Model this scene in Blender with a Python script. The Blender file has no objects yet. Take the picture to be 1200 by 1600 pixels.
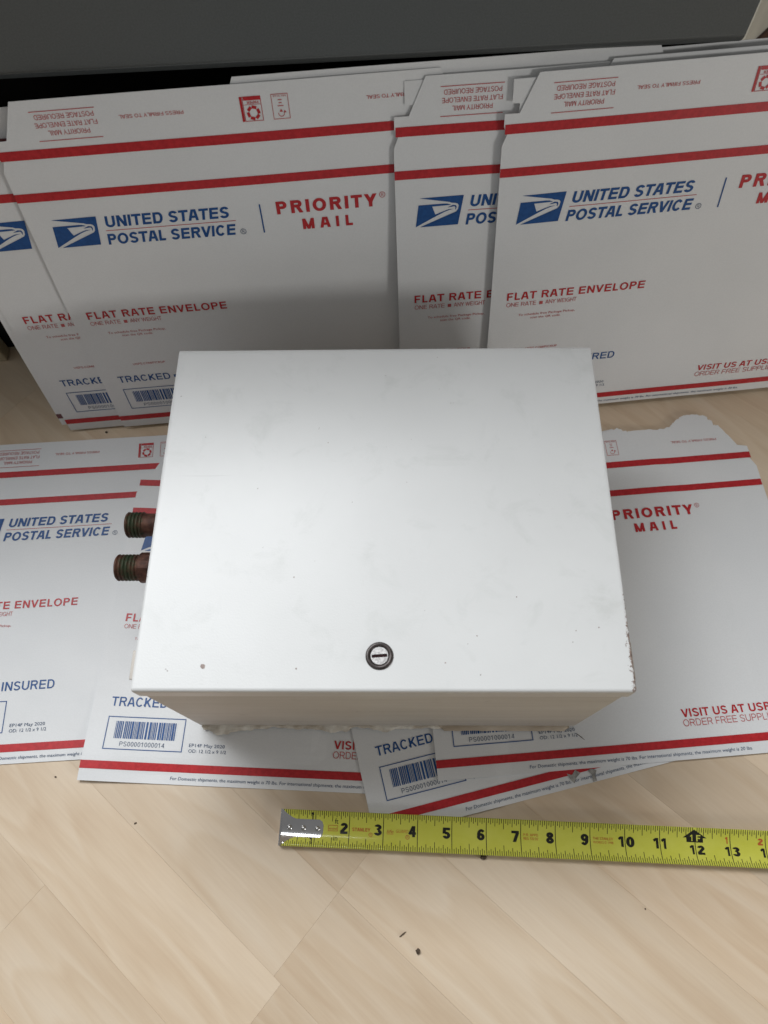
import bpy, bmesh, math, random
from mathutils import Vector, Matrix, noise
from mathutils.geometry import tessellate_polygon

random.seed(7)
K = 0.0254                      # everything below is measured in inches
S = bpy.context.scene
C = S.collection

# ------------------------------------------------------------------ camera
F_PX, CAM_H, PITCH, ROLL = 1119.3, 23.04, math.radians(65.91), math.radians(-2.94)
fw = Vector((0, math.cos(PITCH), -math.sin(PITCH)))
rt = Vector((1, 0, 0)); up = rt.cross(fw)
r_ = rt * math.cos(ROLL) + up * math.sin(ROLL)
u_ = up * math.cos(ROLL) - rt * math.sin(ROLL)
cd = bpy.data.cameras.new('camera'); cam = bpy.data.objects.new('camera', cd); C.objects.link(cam)
cam.matrix_world = Matrix(((r_.x, u_.x, -fw.x, 0), (r_.y, u_.y, -fw.y, 0), (r_.z, u_.z, -fw.z, CAM_H * K), (0, 0, 0, 1)))
cd.sensor_fit = 'AUTO'; cd.sensor_width = 36; cd.lens = 36 * F_PX / 1600
cd.clip_start = 0.01; cd.clip_end = 50
cd.dof.use_dof = True; cd.dof.focus_distance = 21.5 * K; cd.dof.aperture_fstop = 11
S.camera = cam

# ------------------------------------------------------------------ light
S.view_settings.view_transform = 'Standard'; S.view_settings.look = 'None'
S.view_settings.exposure = 0; S.view_settings.gamma = 1
W = bpy.data.worlds.new('World'); S.world = W; W.use_nodes = True
bg = W.node_tree.nodes['Background']; bg.inputs[0].default_value = (1.0, 0.99, 0.965, 1); bg.inputs[1].default_value = 0.165

def area(name, loc, target, sx, sy, power, col):
    l = bpy.data.lights.new(name, 'AREA'); l.shape = 'RECTANGLE'; l.size = sx * K; l.size_y = sy * K
    l.energy = power; l.color = col
    o = bpy.data.objects.new(name, l); C.objects.link(o)
    o.location = Vector(loc) * K
    o.rotation_euler = (Vector(target) - Vector(loc)).to_track_quat('-Z', 'Y').to_euler()
    return o
# daylight from the far side of the room, low, from behind the photographer
area('room_light', (62, -42, 22), (0, 13, 5), 15, 13, 8.5, (1.0, 0.985, 0.95))
# a wide window high up behind the cabinet, to the left: the cabinet shades the back of the floor
area('window_light', (-20, 36, 52), (0, 2, 3), 46, 34, 36.5, (0.95, 0.975, 1.0))

# ------------------------------------------------------------------ materials
def mat(name):
    m = bpy.data.materials.new(name); m.use_nodes = True
    nt = m.node_tree; return m, nt, nt.nodes['Principled BSDF']
def N(nt, typ, **kw):
    n = nt.nodes.new(typ)
    for k, v in kw.items():
        if k in n.inputs: n.inputs[k].default_value = v
        else: setattr(n, k, v)
    return n
def ramp(nt, fac, stops):
    r = nt.nodes.new('ShaderNodeValToRGB')
    while len(r.color_ramp.elements) < len(stops): r.color_ramp.elements.new(0.5)
    for e, (p, c) in zip(r.color_ramp.elements, stops): e.position = p; e.color = tuple(c) + (1,)
    nt.links.new(fac, r.inputs[0]); return r.outputs[0]
def mixc(nt, fac, a, b, blend='MIX'):
    m = nt.nodes.new('ShaderNodeMix'); m.data_type = 'RGBA'; m.blend_type = blend
    for i, v in ((0, fac), (6, a), (7, b)):
        if hasattr(v, 'links') or hasattr(v, 'is_linked'): nt.links.new(v, m.inputs[i])
        else: m.inputs[i].default_value = v if i == 0 else tuple(v) + (1,)
    return m.outputs[2]
def coords(nt, scale=(1, 1, 1), rnd=False):
    t = nt.nodes.new('ShaderNodeTexCoord'); v = t.outputs['Object']
    if rnd:
        oi = nt.nodes.new('ShaderNodeObjectInfo'); a = nt.nodes.new('ShaderNodeVectorMath'); a.operation = 'MULTIPLY_ADD'
        nt.links.new(oi.outputs['Random'], a.inputs[0]); a.inputs[1].default_value = (7.3, 3.1, 5.7); nt.links.new(v, a.inputs[2]); v = a.outputs[0]
    mp = nt.nodes.new('ShaderNodeMapping'); mp.inputs['Scale'].default_value = scale
    nt.links.new(v, mp.inputs[0]); return mp.outputs[0]
def bump(nt, bs, h, strength, dist):
    b = nt.nodes.new('ShaderNodeBump'); b.inputs['Strength'].default_value = strength; b.inputs['Distance'].default_value = dist
    nt.links.new(h, b.inputs['Height']); nt.links.new(b.outputs[0], bs.inputs['Normal'])
def noise_n(nt, vec, scale, detail=3, rough=0.5, dist=0):
    n = N(nt, 'ShaderNodeTexNoise', Scale=scale, Detail=detail, Roughness=rough, Distortion=dist)
    nt.links.new(vec, n.inputs['Vector']); return n.outputs['Fac']
def math_n(nt, op, a, b=0.0, c=None):
    m = nt.nodes.new('ShaderNodeMath'); m.operation = op
    for i, v in enumerate((a, b, c)):
        if v is None: continue
        if hasattr(v, 'is_linked'): nt.links.new(v, m.inputs[i])
        else: m.inputs[i].default_value = v
    return m.outputs[0]

def paper_mat():
    m, nt, b = mat('coated_paper'); v = coords(nt)
    n1 = noise_n(nt, v, 14, 3); c = ramp(nt, n1, [(0.3, (0.77, 0.78, 0.785)), (0.7, (0.81, 0.815, 0.815))])
    n2 = noise_n(nt, v, 900, 2)
    c = mixc(nt, 0.05, c, ramp(nt, n2, [(0.4, (0.5, 0.5, 0.5)), (0.6, (0.9, 0.9, 0.9))]))
    nt.links.new(c, b.inputs['Base Color']); b.inputs['Roughness'].default_value = 0.42
    b.inputs['Specular IOR Level'].default_value = 0.35
    bump(nt, b, noise_n(nt, v, 60, 3), 0.10, 0.002); return m
def ink(name, col, rough=0.4, var=0.12):
    m, nt, b = mat(name); v = coords(nt)
    n = noise_n(nt, v, 350, 3)
    c = ramp(nt, n, [(0.3, [x * (1 - var) for x in col]), (0.7, [min(1, x * (1 + var) + 0.004) for x in col])])
    nt.links.new(c, b.inputs['Base Color']); b.inputs['Roughness'].default_value = rough
    b.inputs['Specular IOR Level'].default_value = 0.35; return m
PAPER = paper_mat()
RED = ink('red_ink', (0.50, 0.022, 0.028)); BLUE = ink('blue_ink', (0.008, 0.075, 0.26)); NAVY = ink('navy_ink', (0.025, 0.065, 0.15))
PALER = ink('thin_red_ink', (0.52, 0.09, 0.09)); SHADEDRED = ink('shaded_red_ink', (0.16, 0.06, 0.065))  # the purple is the red stripe ink with shadow painted into it
TORN = ink('torn_paper_fibre', (0.36, 0.35, 0.33), 0.9, 0.3)

def wood_mat():
    m, nt, b = mat('maple_laminate')
    v = coords(nt, (1, 1, 1), True)
    warp = N(nt, 'ShaderNodeTexNoise', Scale=7.0, Detail=2.0)
    nt.links.new(v, warp.inputs['Vector'])
    mp = nt.nodes.new('ShaderNodeMapping'); mp.inputs['Scale'].default_value = (2.6, 15, 15); nt.links.new(v, mp.inputs[0])
    n0 = noise_n(nt, mp.outputs[0], 1.0, 1.5, 0.5, 0.5)
    rings = math_n(nt, 'FRACT', math_n(nt, 'MULTIPLY', n0, 9.0))            # growth rings: contour bands of a smooth field
    saw = ramp(nt, rings, [(0.0, (0.0, 0.0, 0.0)), (0.80, (1, 1, 1)), (0.93, (0.25, 0.25, 0.25)), (1.0, (0, 0, 0))])
    mp3 = nt.nodes.new('ShaderNodeMapping'); mp3.inputs['Scale'].default_value = (5, 42, 42); nt.links.new(v, mp3.inputs[0])
    n1 = noise_n(nt, mp3.outputs[0], 1.0, 4, 0.55, 0.4)
    mp2 = nt.nodes.new('ShaderNodeMapping'); mp2.inputs['Scale'].default_value = (28, 500, 500); nt.links.new(v, mp2.inputs[0])
    n2 = noise_n(nt, mp2.outputs[0], 1, 3, 0.6)
    f = math_n(nt, 'ADD', math_n(nt, 'MULTIPLY', saw, 0.17), math_n(nt, 'MULTIPLY', n1, 0.80))
    c = ramp(nt, f, [(0.22, (0.63, 0.485, 0.34)), (0.45, (0.70, 0.57, 0.42)), (0.60, (0.74, 0.62, 0.475)), (0.82, (0.77, 0.67, 0.535))])
    c = mixc(nt, 0.07, c, ramp(nt, n2, [(0.35, (0.33, 0.20, 0.11)), (0.65, (0.75, 0.62, 0.46))]))
    oi = nt.nodes.new('ShaderNodeObjectInfo')
    tone = ramp(nt, oi.outputs['Random'], [(0.0, (0.90, 0.87, 0.84)), (0.5, (1, 0.985, 0.97)), (1.0, (1.0, 0.95, 0.90))])
    c = mixc(nt, 1.0, c, tone, 'MULTIPLY')
    nt.links.new(c, b.inputs['Base Color'])
    b.inputs['Roughness'].default_value = 0.33; b.inputs['Specular IOR Level'].default_value = 0.55
    bump(nt, b, n2, 0.06, 0.0006); return m
WOOD = wood_mat()

def paint_mat():
    m, nt, b = mat('white_powder_coat'); v = coords(nt)
    big = noise_n(nt, v, 9, 4, 0.6)
    c = ramp(nt, big, [(0.3, (0.685, 0.69, 0.68)), (0.7, (0.735, 0.74, 0.73))])
    sm = noise_n(nt, v, 30, 5, 0.7, 0.6)                    # greasy smudges
    sf = ramp(nt, sm, [(0.55, (0, 0, 0)), (0.72, (0.26, 0.26, 0.26))])
    c = mixc(nt, sf, c, (0.50, 0.52, 0.49))
    sp = noise_n(nt, v, 260, 2, 0.5)                        # tiny dark specks
    pf = ramp(nt, sp, [(0.775, (0, 0, 0)), (0.80, (0.6, 0.6, 0.6))])
    c = mixc(nt, pf, c, (0.16, 0.12, 0.10))
    mps = nt.nodes.new('ShaderNodeMapping'); mps.inputs['Rotation'].default_value = (0, 0, 0.5); mps.inputs['Scale'].default_value = (9, 420, 1); nt.links.new(v, mps.inputs[0])
    scr = noise_n(nt, mps.outputs[0], 1.0, 3, 0.7, 0.3)       # fine hairline scratches
    c = mixc(nt, ramp(nt, scr, [(0.70, (0, 0, 0)), (0.80, (0.22, 0.22, 0.22))]), c, (0.42, 0.41, 0.39))
    # worn paint along the front part of the right-hand edge
    t = nt.nodes.new('ShaderNodeTexCoord'); sx = nt.nodes.new('ShaderNodeSeparateXYZ'); nt.links.new(t.outputs['Object'], sx.inputs[0])
    ex = math_n(nt, 'MULTIPLY', math_n(nt, 'SUBTRACT', sx.outputs[0], (11.72 - 0.24) * K), 1 / (0.24 * K))
    yy = math_n(nt, 'SUBTRACT', 1.0, math_n(nt, 'DIVIDE', sx.outputs[1], 2.5 * K))
    wn = noise_n(nt, v, 420, 5, 0.75)
    wf = math_n(nt, 'ADD', math_n(nt, 'ADD', math_n(nt, 'MULTIPLY', math_n(nt, 'MINIMUM', ex, 1.0), 0.40), math_n(nt, 'MULTIPLY', math_n(nt, 'MINIMUM', yy, 0.6), 0.28)), math_n(nt, 'MULTIPLY', wn, 0.9))
    wfc = ramp(nt, wf, [(0.885, (0, 0, 0)), (0.925, (1, 1, 1))])
    rust = ramp(nt, noise_n(nt, v, 700, 3), [(0.35, (0.10, 0.065, 0.055)), (0.6, (0.32, 0.24, 0.20))])
    c = mixc(nt, wfc, c, rust)
    # dirty rub near the same corner
    ds = nt.nodes.new('ShaderNodeVectorMath'); ds.operation = 'DISTANCE'; nt.links.new(t.outputs['Object'], ds.inputs[0]); ds.inputs[1].default_value = (11.25 * K, 2.0 * K, 6.3 * K)
    df = math_n(nt, 'MULTIPLY', math_n(nt, 'SUBTRACT', 1.0, math_n(nt, 'DIVIDE', ds.outputs['Value'], 1.3 * K)), noise_n(nt, v, 110, 5, 0.7, 1.0))
    dfc = ramp(nt, df, [(0.27, (0, 0, 0)), (0.55, (0.18, 0.18, 0.18))])
    c = mixc(nt, dfc, c, (0.42, 0.43, 0.38))
    sn = nt.nodes.new('ShaderNodeSeparateXYZ'); nt.links.new(t.outputs['Normal'], sn.inputs[0])     # browner tone on the upright front face of the lid
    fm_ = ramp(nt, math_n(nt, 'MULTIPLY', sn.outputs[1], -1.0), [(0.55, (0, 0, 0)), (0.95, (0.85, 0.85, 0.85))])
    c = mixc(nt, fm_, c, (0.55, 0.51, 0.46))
    nt.links.new(c, b.inputs['Base Color']); b.inputs['Roughness'].default_value = 0.36
    b.inputs['Specular IOR Level'].default_value = 0.5
    bump(nt, b, noise_n(nt, v, 850, 2), 0.15, 0.0004); return m
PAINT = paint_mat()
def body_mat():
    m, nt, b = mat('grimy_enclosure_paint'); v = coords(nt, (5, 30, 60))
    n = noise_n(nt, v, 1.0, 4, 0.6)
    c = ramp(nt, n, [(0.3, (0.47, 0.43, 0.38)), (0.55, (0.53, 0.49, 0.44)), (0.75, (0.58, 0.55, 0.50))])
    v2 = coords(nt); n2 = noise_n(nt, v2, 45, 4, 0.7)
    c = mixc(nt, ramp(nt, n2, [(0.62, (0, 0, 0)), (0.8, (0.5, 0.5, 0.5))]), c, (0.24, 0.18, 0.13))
    nt.links.new(c, b.inputs['Base Color']); b.inputs['Roughness'].default_value = 0.55
    bump(nt, b, noise_n(nt, v2, 700, 2), 0.2, 0.0004); return m
BODY = body_mat()
def simple(name, a, bcol, scale, rough, metal=0.0, bstr=0.0, bdist=0.001, lo=0.35, hi=0.65, vs=(1, 1, 1), spec=0.5, detail=4):
    m, nt, b = mat(name); v = coords(nt, vs); n = noise_n(nt, v, scale, detail, 0.6)
    nt.links.new(ramp(nt, n, [(lo, a), (hi, bcol)]), b.inputs['Base Color'])
    b.inputs['Roughness'].default_value = rough; b.inputs['Metallic'].default_value = metal; b.inputs['Specular IOR Level'].default_value = spec
    if bstr: bump(nt, b, n, bstr, bdist)
    return m
PLASTER = simple('plaster_residue', (0.50, 0.43, 0.34), (0.80, 0.76, 0.68), 80, 0.95, 0, 0.6, 0.0015)
CAULK = simple('old_caulk', (0.42, 0.34, 0.25), (0.58, 0.50, 0.40), 90, 0.8, 0, 0.3, 0.001, vs=(0.4, 1, 1))
CHROME = simple('chromed_steel', (0.78, 0.78, 0.80), (0.86, 0.86, 0.88), 40, 0.10, 1.0)
RIVET = simple('rivet_steel', (0.48, 0.47, 0.45), (0.62, 0.61, 0.60), 300, 0.35, 1.0)
LOCKRING = simple('blackened_lock_ring', (0.030, 0.024, 0.022), (0.075, 0.060, 0.056), 300, 0.35, 0.3)
LOCKCORE = simple('zinc_lock_core', (0.34, 0.33, 0.325), (0.62, 0.61, 0.60), 900, 0.42, 0.5, 0.25, 0.0003)
SLOT = simple('dark_slot_metal', (0.020, 0.008, 0.009), (0.035, 0.015, 0.015), 300, 0.8, spec=0.15)  # near-black colour for the slot sunk in the core
YELLOW = simple('yellow_blade_lacquer', (0.60, 0.60, 0.075), (0.64, 0.64, 0.10), 60, 0.13, 0, 0.02, 0.0004, spec=0.6)
BLACKINK = ink('black_ink', (0.014, 0.014, 0.010), 0.35); ORANGE = ink('orange_red_ink', (0.50, 0.12, 0.03), 0.35)
GREYCAB = simple('grey_cabinet_skin', (0.088, 0.097, 0.098), (0.104, 0.114, 0.115), 900, 0.5, 0, 0.15, 0.0004, spec=0.4)
VOID = simple('void_shade_black', (0.004, 0.004, 0.004), (0.008, 0.008, 0.008), 50, 0.8, spec=0.2)  # near-black stands in for the shadowed void under the cabinet
WALLP = simple('off_white_wall_paint', (0.50, 0.49, 0.43), (0.56, 0.55, 0.49), 30, 0.7)
DARKWOOD = simple('pale_wood_foot', (0.40, 0.34, 0.22), (0.50, 0.43, 0.30), 60, 0.6)
DIMFLOOR = simple('dim_floor_brown', (0.035, 0.012, 0.006), (0.06, 0.022, 0.012), 40, 0.5)  # dark tone stands in for dimly lit floor
CRUMB = simple('brown_crumb', (0.05, 0.035, 0.022), (0.14, 0.10, 0.07), 600, 0.9)
JOINT = simple('joint_dust', (0.30, 0.22, 0.15), (0.36, 0.27, 0.19), 50, 0.9)
def pipe_mat():
    m, nt, b = mat('corroded_copper'); v = coords(nt)
    n = noise_n(nt, v, 130, 5, 0.7)
    c = ramp(nt, n, [(0.3, (0.022, 0.010, 0.007)), (0.5, (0.085, 0.034, 0.022)), (0.75, (0.17, 0.080, 0.050))])
    t = nt.nodes.new('ShaderNodeTexCoord'); sx = nt.nodes.new('ShaderNodeSeparateXYZ'); nt.links.new(t.outputs['Object'], sx.inputs[0])
    # verdigris collects in a band behind the first threads
    d = math_n(nt, 'ABSOLUTE', math_n(nt, 'ADD', sx.outputs[0], 1.95 * K))
    g = math_n(nt, 'SUBTRACT', math_n(nt, 'ADD', 0.24, noise_n(nt, v, 200, 5, 0.75)), math_n(nt, 'MULTIPLY', d, 1 / (1.2 * K)))
    gf = ramp(nt, g, [(0.52, (0, 0, 0)), (0.68, (0.7, 0.7, 0.7))])
    c = mixc(nt, gf, c, (0.022, 0.060, 0.026))
    nt.links.new(c, b.inputs['Base Color']); b.inputs['Metallic'].default_value = 0.35; b.inputs['Roughness'].default_value = 0.6
    bump(nt, b, n, 0.5, 0.001); return m
COPPER = pipe_mat()

# ------------------------------------------------------------------ helpers
def me(name, verts, faces, m, parent=None, smooth=False, origin=(0, 0, 0)):
    d = bpy.data.meshes.new(name)
    o3 = Vector(origin)
    d.from_pydata([(Vector(v) - o3) * K for v in verts], [], faces); d.update()
    if smooth: d.polygons.foreach_set('use_smooth', [True] * len(d.polygons))
    d.materials.append(m)
    o = bpy.data.objects.new(name, d); C.objects.link(o)
    if parent: o.parent = parent
    return o
def bm_obj(name, bm, m, parent=None, smooth=False):
    bmesh.ops.scale(bm, vec=(K, K, K), verts=bm.verts)
    bmesh.ops.recalc_face_normals(bm, faces=bm.faces)
    d = bpy.data.meshes.new(name); bm.to_mesh(d); bm.free()
    if smooth: d.polygons.foreach_set('use_smooth', [True] * len(d.polygons))
    d.materials.append(m); o = bpy.data.objects.new(name, d); C.objects.link(o)
    if parent: o.parent = parent
    return o
def tag(o, label, cat, group=None):
    o['label'] = label; o['category'] = cat
    if group: o['group'] = group
def thing(name, label, cat, loc=(0, 0, 0), rz=0, group=None):
    o = bpy.data.objects.new(name, None); o.empty_display_size = 0.02; C.objects.link(o)
    o.location = Vector(loc) * K; o.rotation_euler = (0, 0, rz); tag(o, label, cat, group); return o
def box_bm(bm, x0, x1, y0, y1, z0, z1):
    r = bmesh.ops.create_cube(bm, size=1, matrix=Matrix.Translation(((x0 + x1) / 2, (y0 + y1) / 2, (z0 + z1) / 2)) @ Matrix.Diagonal((x1 - x0, y1 - y0, z1 - z0, 1)))
    return r['verts']

# 2-D print pieces: (verts[(u,v)], faces)
def text_plain(s, u0, u1, base, cap, rot=False, shear=0.0):
    cu = bpy.data.curves.new('t', 'FONT'); cu.body = s; cu.size = 1; cu.shear = shear
    cu.resolution_u = 2; cu.fill_mode = 'FRONT'; cu.dimensions = '2D'
    ob = bpy.data.objects.new('t', cu); C.objects.link(ob)
    bpy.context.view_layer.update()
    ev = ob.evaluated_get(bpy.context.evaluated_depsgraph_get()); m = ev.to_mesh()
    vs = [(v.co.x, v.co.y) for v in m.vertices]; fs = [tuple(p.vertices) for p in m.polygons]
    ev.to_mesh_clear(); bpy.data.objects.remove(ob); bpy.data.curves.remove(cu)
    x0 = min(v[0] for v in vs); x1 = max(v[0] for v in vs); sx = (u1 - u0) / (x1 - x0); sy = cap / 0.729
    out = [((x - x0) * sx, y * sy) for x, y in vs]
    return ([(u1 - x, base + cap - y) for x, y in out] if rot else [(u0 + x, base + y) for x, y in out]), fs

# a grotesque capital alphabet drawn with strokes; every stroke gets a hair more lift than the last
class Face(tuple): pass
WID = dict(zip('ABCDEFGHIKLMNOPRSTUVWXYZQ', (667, 667, 722, 722, 667, 611, 778, 722, 278, 667, 556, 833, 722, 778, 667, 722, 667, 611, 722, 667, 944, 667, 667, 611, 778)))
WID.update({c: 556 for c in '0123456789'}); WID.update({' ': 278, '.': 278, '/': 278, ',': 278, ':': 278})
def clip01(poly):
    for side in (0, 1):
        out = []
        for i, p in enumerate(poly):
            q = poly[(i + 1) % len(poly)]
            ip = p[1] >= -1e-9 if side == 0 else p[1] <= 1 + 1e-9; iq = q[1] >= -1e-9 if side == 0 else q[1] <= 1 + 1e-9
            if ip: out.append(p)
            if ip != iq:
                t = (side - p[1]) / (q[1] - p[1]); out.append((p[0] + (q[0] - p[0]) * t, float(side)))
        poly = out
        if not poly: return poly
    return poly
def line(a, b, w, ext=0.0):
    dx, dy = b[0] - a[0], b[1] - a[1]; l = math.hypot(dx, dy); ux, uy = dx / l, dy / l
    a = (a[0] - ux * ext, a[1] - uy * ext); b = (b[0] + ux * ext, b[1] + uy * ext); nx, ny = -uy * w / 2, ux * w / 2
    return [clip01([(a[0] + nx, a[1] + ny), (a[0] - nx, a[1] - ny), (b[0] - nx, b[1] - ny), (b[0] + nx, b[1] + ny)])]
def arc(cx, cy, rx, ry, tx, ty, a0, a1, n=12):
    out = []
    for i in range(n):
        q = []
        for k, (ex, ey) in ((i, (0, 0)), (i + 1, (0, 0))):
            a = math.radians(a0 + (a1 - a0) * k / n); q.append((math.cos(a), math.sin(a)))
        (c0, s0), (c1, s1) = q
        out.append([(cx + rx * c0, cy + ry * s0), (cx + rx * c1, cy + ry * s1), (cx + (rx - tx) * c1, cy + (ry - ty) * s1), (cx + (rx - tx) * c0, cy + (ry - ty) * s0)])
    return out
def bar(x0, x1, y0, y1): return [[(x0, y0), (x1, y0), (x1, y1), (x0, y1)]]
def bowl(x0, w, y0, y1, v, h):        # stem side open bowl: bars then a half ellipse
    r = (y1 - y0) / 2; m = w - min(r * 1.0, w * 0.62)
    return bar(x0, x0 + m, y1 - h, y1) + bar(x0, x0 + m, y0, y0 + h) + arc(x0 + m, (y0 + y1) / 2, w - m, r, v, h, -90, 90, 10)
def glyph(ch, v):                     # v = stem weight, cap height 1
    W_ = WID[ch] / 718; sb = 0.10 if ch not in 'AVWYTX' else 0.02; L, R = sb, W_ - 0.07 if ch not in 'AVWYTX' else W_ - 0.02; h = v * 0.86; m = (L + R) / 2
    if ch == 'A':
        return line((m - v * .35, 1), (L + v * .5, 0), v, .3) + line((m + v * .35, 1), (R - v * .5, 0), v, .3) + bar(m - .20, m + .20, .24, .24 + h)
    if ch == 'B': return bar(L, L + v, 0, 1) + bowl(L + v, R - L - v - .03, .49, 1, v, h) + bowl(L + v, R - L - v, 0, .49 + h, v, h)
    if ch in 'CG':
        L -= .03; g = arc((L + R) / 2, .5, (R - L) / 2, .515, v, h, 38, 322, 18)
        if ch == 'G': g = arc((L + R) / 2, .5, (R - L) / 2, .515, v, h, 38, 330, 18) + bar(m + .02, R, .40, .40 + h) + bar(R - v * .9, R, 0, .40)
        return g
    if ch == 'D': return bar(L, L + v, 0, 1) + bowl(L + v, R - L - v, 0, 1, v, h)
    if ch == 'E': return bar(L, L + v, 0, 1) + bar(L + v, R, 1 - h, 1) + bar(L + v, R - .03, .5 - h * .4, .5 + h * .6) + bar(L + v, R, 0, h)
    if ch == 'F': return bar(L, L + v, 0, 1) + bar(L + v, R, 1 - h, 1) + bar(L + v, R - .06, .46 - h * .4, .46 + h * .6)
    if ch == 'H': return bar(L, L + v, 0, 1) + bar(R - v, R, 0, 1) + bar(L + v, R - v, .5 - h / 2, .5 + h / 2)
    if ch == 'I': return bar(W_ / 2 - v / 2, W_ / 2 + v / 2, 0, 1)
    if ch == 'K': return bar(L, L + v, 0, 1) + line((L + v * .6, .33), (R - v * .55, 1), v, .25) + line((L + .28, .58), (R - v * .4, 0), v * 1.05, .12)
    if ch == 'L': return bar(L, L + v, 0, 1) + bar(L + v, R, 0, h)
    if ch == 'M': return bar(L, L + v, 0, 1) + bar(R - v, R, 0, 1) + line((L + v * .55, 1), (m, 0), v * .9, .2) + line((R - v * .55, 1), (m, 0), v * .9, .2)
    if ch == 'N': return bar(L, L + v, 0, 1) + bar(R - v, R, 0, 1) + line((L + v * .5, 1), (R - v * .5, 0), v, .2)
    if ch in 'OQ': L -= .04; R += .02; return arc((L + R) / 2, .5, (R - L) / 2, .515, v, h, 0, 360, 24)
    if ch == 'P': return bar(L, L + v, 0, 1) + bowl(L + v, R - L - v, .40, 1, v, h)
    if ch == 'R': return bar(L, L + v, 0, 1) + bowl(L + v, R - L - v - .03, .43, 1, v, h) + line((m + .07, .47), (R - v * .45, 0), v, .04)
    if ch == 'S':
        L -= .02; q = .25 - h / 4
        return arc((L + R) / 2, .765 - h * .25, (R - L) / 2 - .01, q + h / 2, v, h, 18, 270, 13) + arc((L + R) / 2, .235 + h * .25, (R - L) / 2, q + h / 2, v, h, 90, -162, 13)
    if ch == 'T': return bar(L, R, 1 - h, 1) + bar(m - v / 2, m + v / 2, 0, 1 - h)
    if ch == 'U': return bar(L, L + v, .34, 1) + bar(R - v, R, .34, 1) + arc(m, .34, (R - L) / 2, .355, v, h, 180, 360, 12)
    if ch == 'V': return line((L + v * .5, 1), (m, 0), v, .3) + line((R - v * .5, 1), (m, 0), v, .3)
    if ch == 'W':
        q = (R - L) * .27; return line((L + v * .45, 1), (L + q, 0), v * .9, .2) + line((m, 1), (L + q, 0), v * .9, .2) + line((m, 1), (R - q, 0), v * .9, .2) + line((R - v * .45, 1), (R - q, 0), v * .9, .2)
    if ch == 'X': return line((L + v * .5, 1), (R - v * .5, 0), v, .3) + line((R - v * .5, 1), (L + v * .5, 0), v, .3)
    if ch == 'Y': return line((L + v * .5, 1), (m, .40), v, .1) + line((R - v * .5, 1), (m, .40), v, .1) + bar(m - v / 2, m + v / 2, 0, .42)
    if ch == 'Z': return bar(L, R, 1 - h, 1) + bar(L, R, 0, h) + line((R - v * .5, 1 - h), (L + v * .5, h), v, .06)
    L, R = .06, W_ - .06; m = (L + R) / 2
    if ch == '0': return arc(m, .5, (R - L) / 2, .51, v, h, 0, 360, 20)
    if ch == '1': return bar(m - v * .2, m + v * .8, 0, 1) + line((m, .94), (L + .04, .74), h, .02)
    if ch == '2': return arc(m, .70, (R - L) / 2, .31, v, h, 170, -35, 11) + line((R - v * .75, .58), (L + v * .4, h * .8), v, .05) + bar(L, R, 0, h)
    if ch == '3': return arc(m, .75, (R - L) / 2 - .02, .26, v, h, 165, -90, 11) + arc(m, .275, (R - L) / 2, .285, v, h, 90, -168, 12) + bar(m - .1, m + .02, .49, .49 + h * .7)
    if ch == '4': return bar(R - v - .08, R - .08, 0, 1) + bar(L - .02, R, .22, .22 + h) + line((R - v * .7 - .08, .98), (L + .03, .25), v * .8, .02)
    if ch == '5': return bar(L + .04, R - .02, 1 - h, 1) + line((L + v * .6, 1), (L + v * .5, .45), v, 0) + arc(m, .31, (R - L) / 2, .325, v, h, 140, -165, 13)
    if ch == '6': return arc(m, .32, (R - L) / 2, .33, v, h, 0, 360, 18) + arc(m + .04, .5, (R - L) / 2 + .03, .51, v, h, 40, 200, 10)
    if ch == '7': return bar(L, R, 1 - h, 1) + line((R - v * .5, 1 - h), (m - .08, 0), v, .08)
    if ch == '8': return arc(m, .745, (R - L) / 2 - .03, .265, v, h, 0, 360, 16) + arc(m, .27, (R - L) / 2, .28, v, h, 0, 360, 16)
    if ch == '9': return arc(m, .68, (R - L) / 2, .33, v, h, 0, 360, 18) + arc(m - .04, .5, (R - L) / 2 + .03, .51, v, h, 220, 380, 10)
    if ch == '.': return bar(L, L + v, 0, v)
    if ch == '/': return line((L, 0), (R, 1), v * .8, .1)
    return []
def text2d(s, u0, u1, base, cap, bold=0.0, shear=0.0, space=1.0, rot=False):
    if any(c.islower() for c in s) or any(c in s for c in '\u00a9:'): return text_plain(s, u0, u1, base, cap, rot, shear)
    v = 0.125 + bold * 3.0; x = 0; polys = []
    for ch in s:
        for q in glyph(ch, v): 
            if len(q) > 2: polys.append([(px + x, py) for px, py in q])
        x += WID[ch] / 718 + (space - 1) * 0.8
    x0 = min(p[0] for q in polys for p in q); x1 = max(p[0] for q in polys for p in q); sx = (u1 - u0 - shear * cap) / (x1 - x0)
    V, Fc = [], []
    for q in polys:
        n = len(V)
        for px, py in q:
            X, Y = (px - x0) * sx + shear * py * cap, py * cap
            V.append((u1 - X, base + cap - Y) if rot else (u0 + X, base + Y))
        Fc.append(tuple(range(n, n + len(q))))
    return V, Fc
def signed(V, f): return sum(V[f[i]][0] * V[f[(i + 1) % len(f)]][1] - V[f[(i + 1) % len(f)]][0] * V[f[i]][1] for i in range(len(f)))
def join2(*ps):
    V, Fc = [], []
    for v, f in ps:
        n = len(V); V += v; Fc += [tuple(i + n for i in t) for t in f]
    return V, Fc
def poly2(pts):
    t = tessellate_polygon([[Vector((p[0], p[1], 0)) for p in pts]])
    return list(pts), [tuple(x) for x in t]
def rect2(u0, u1, v0, v1, n=1):
    V = []; Fc = []
    for i in range(n + 1):
        u = u0 + (u1 - u0) * i / n; V += [(u, v0), (u, v1)]
    for i in range(n): Fc.append((2 * i, 2 * i + 2, 2 * i + 3, 2 * i + 1))
    return V, Fc
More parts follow.
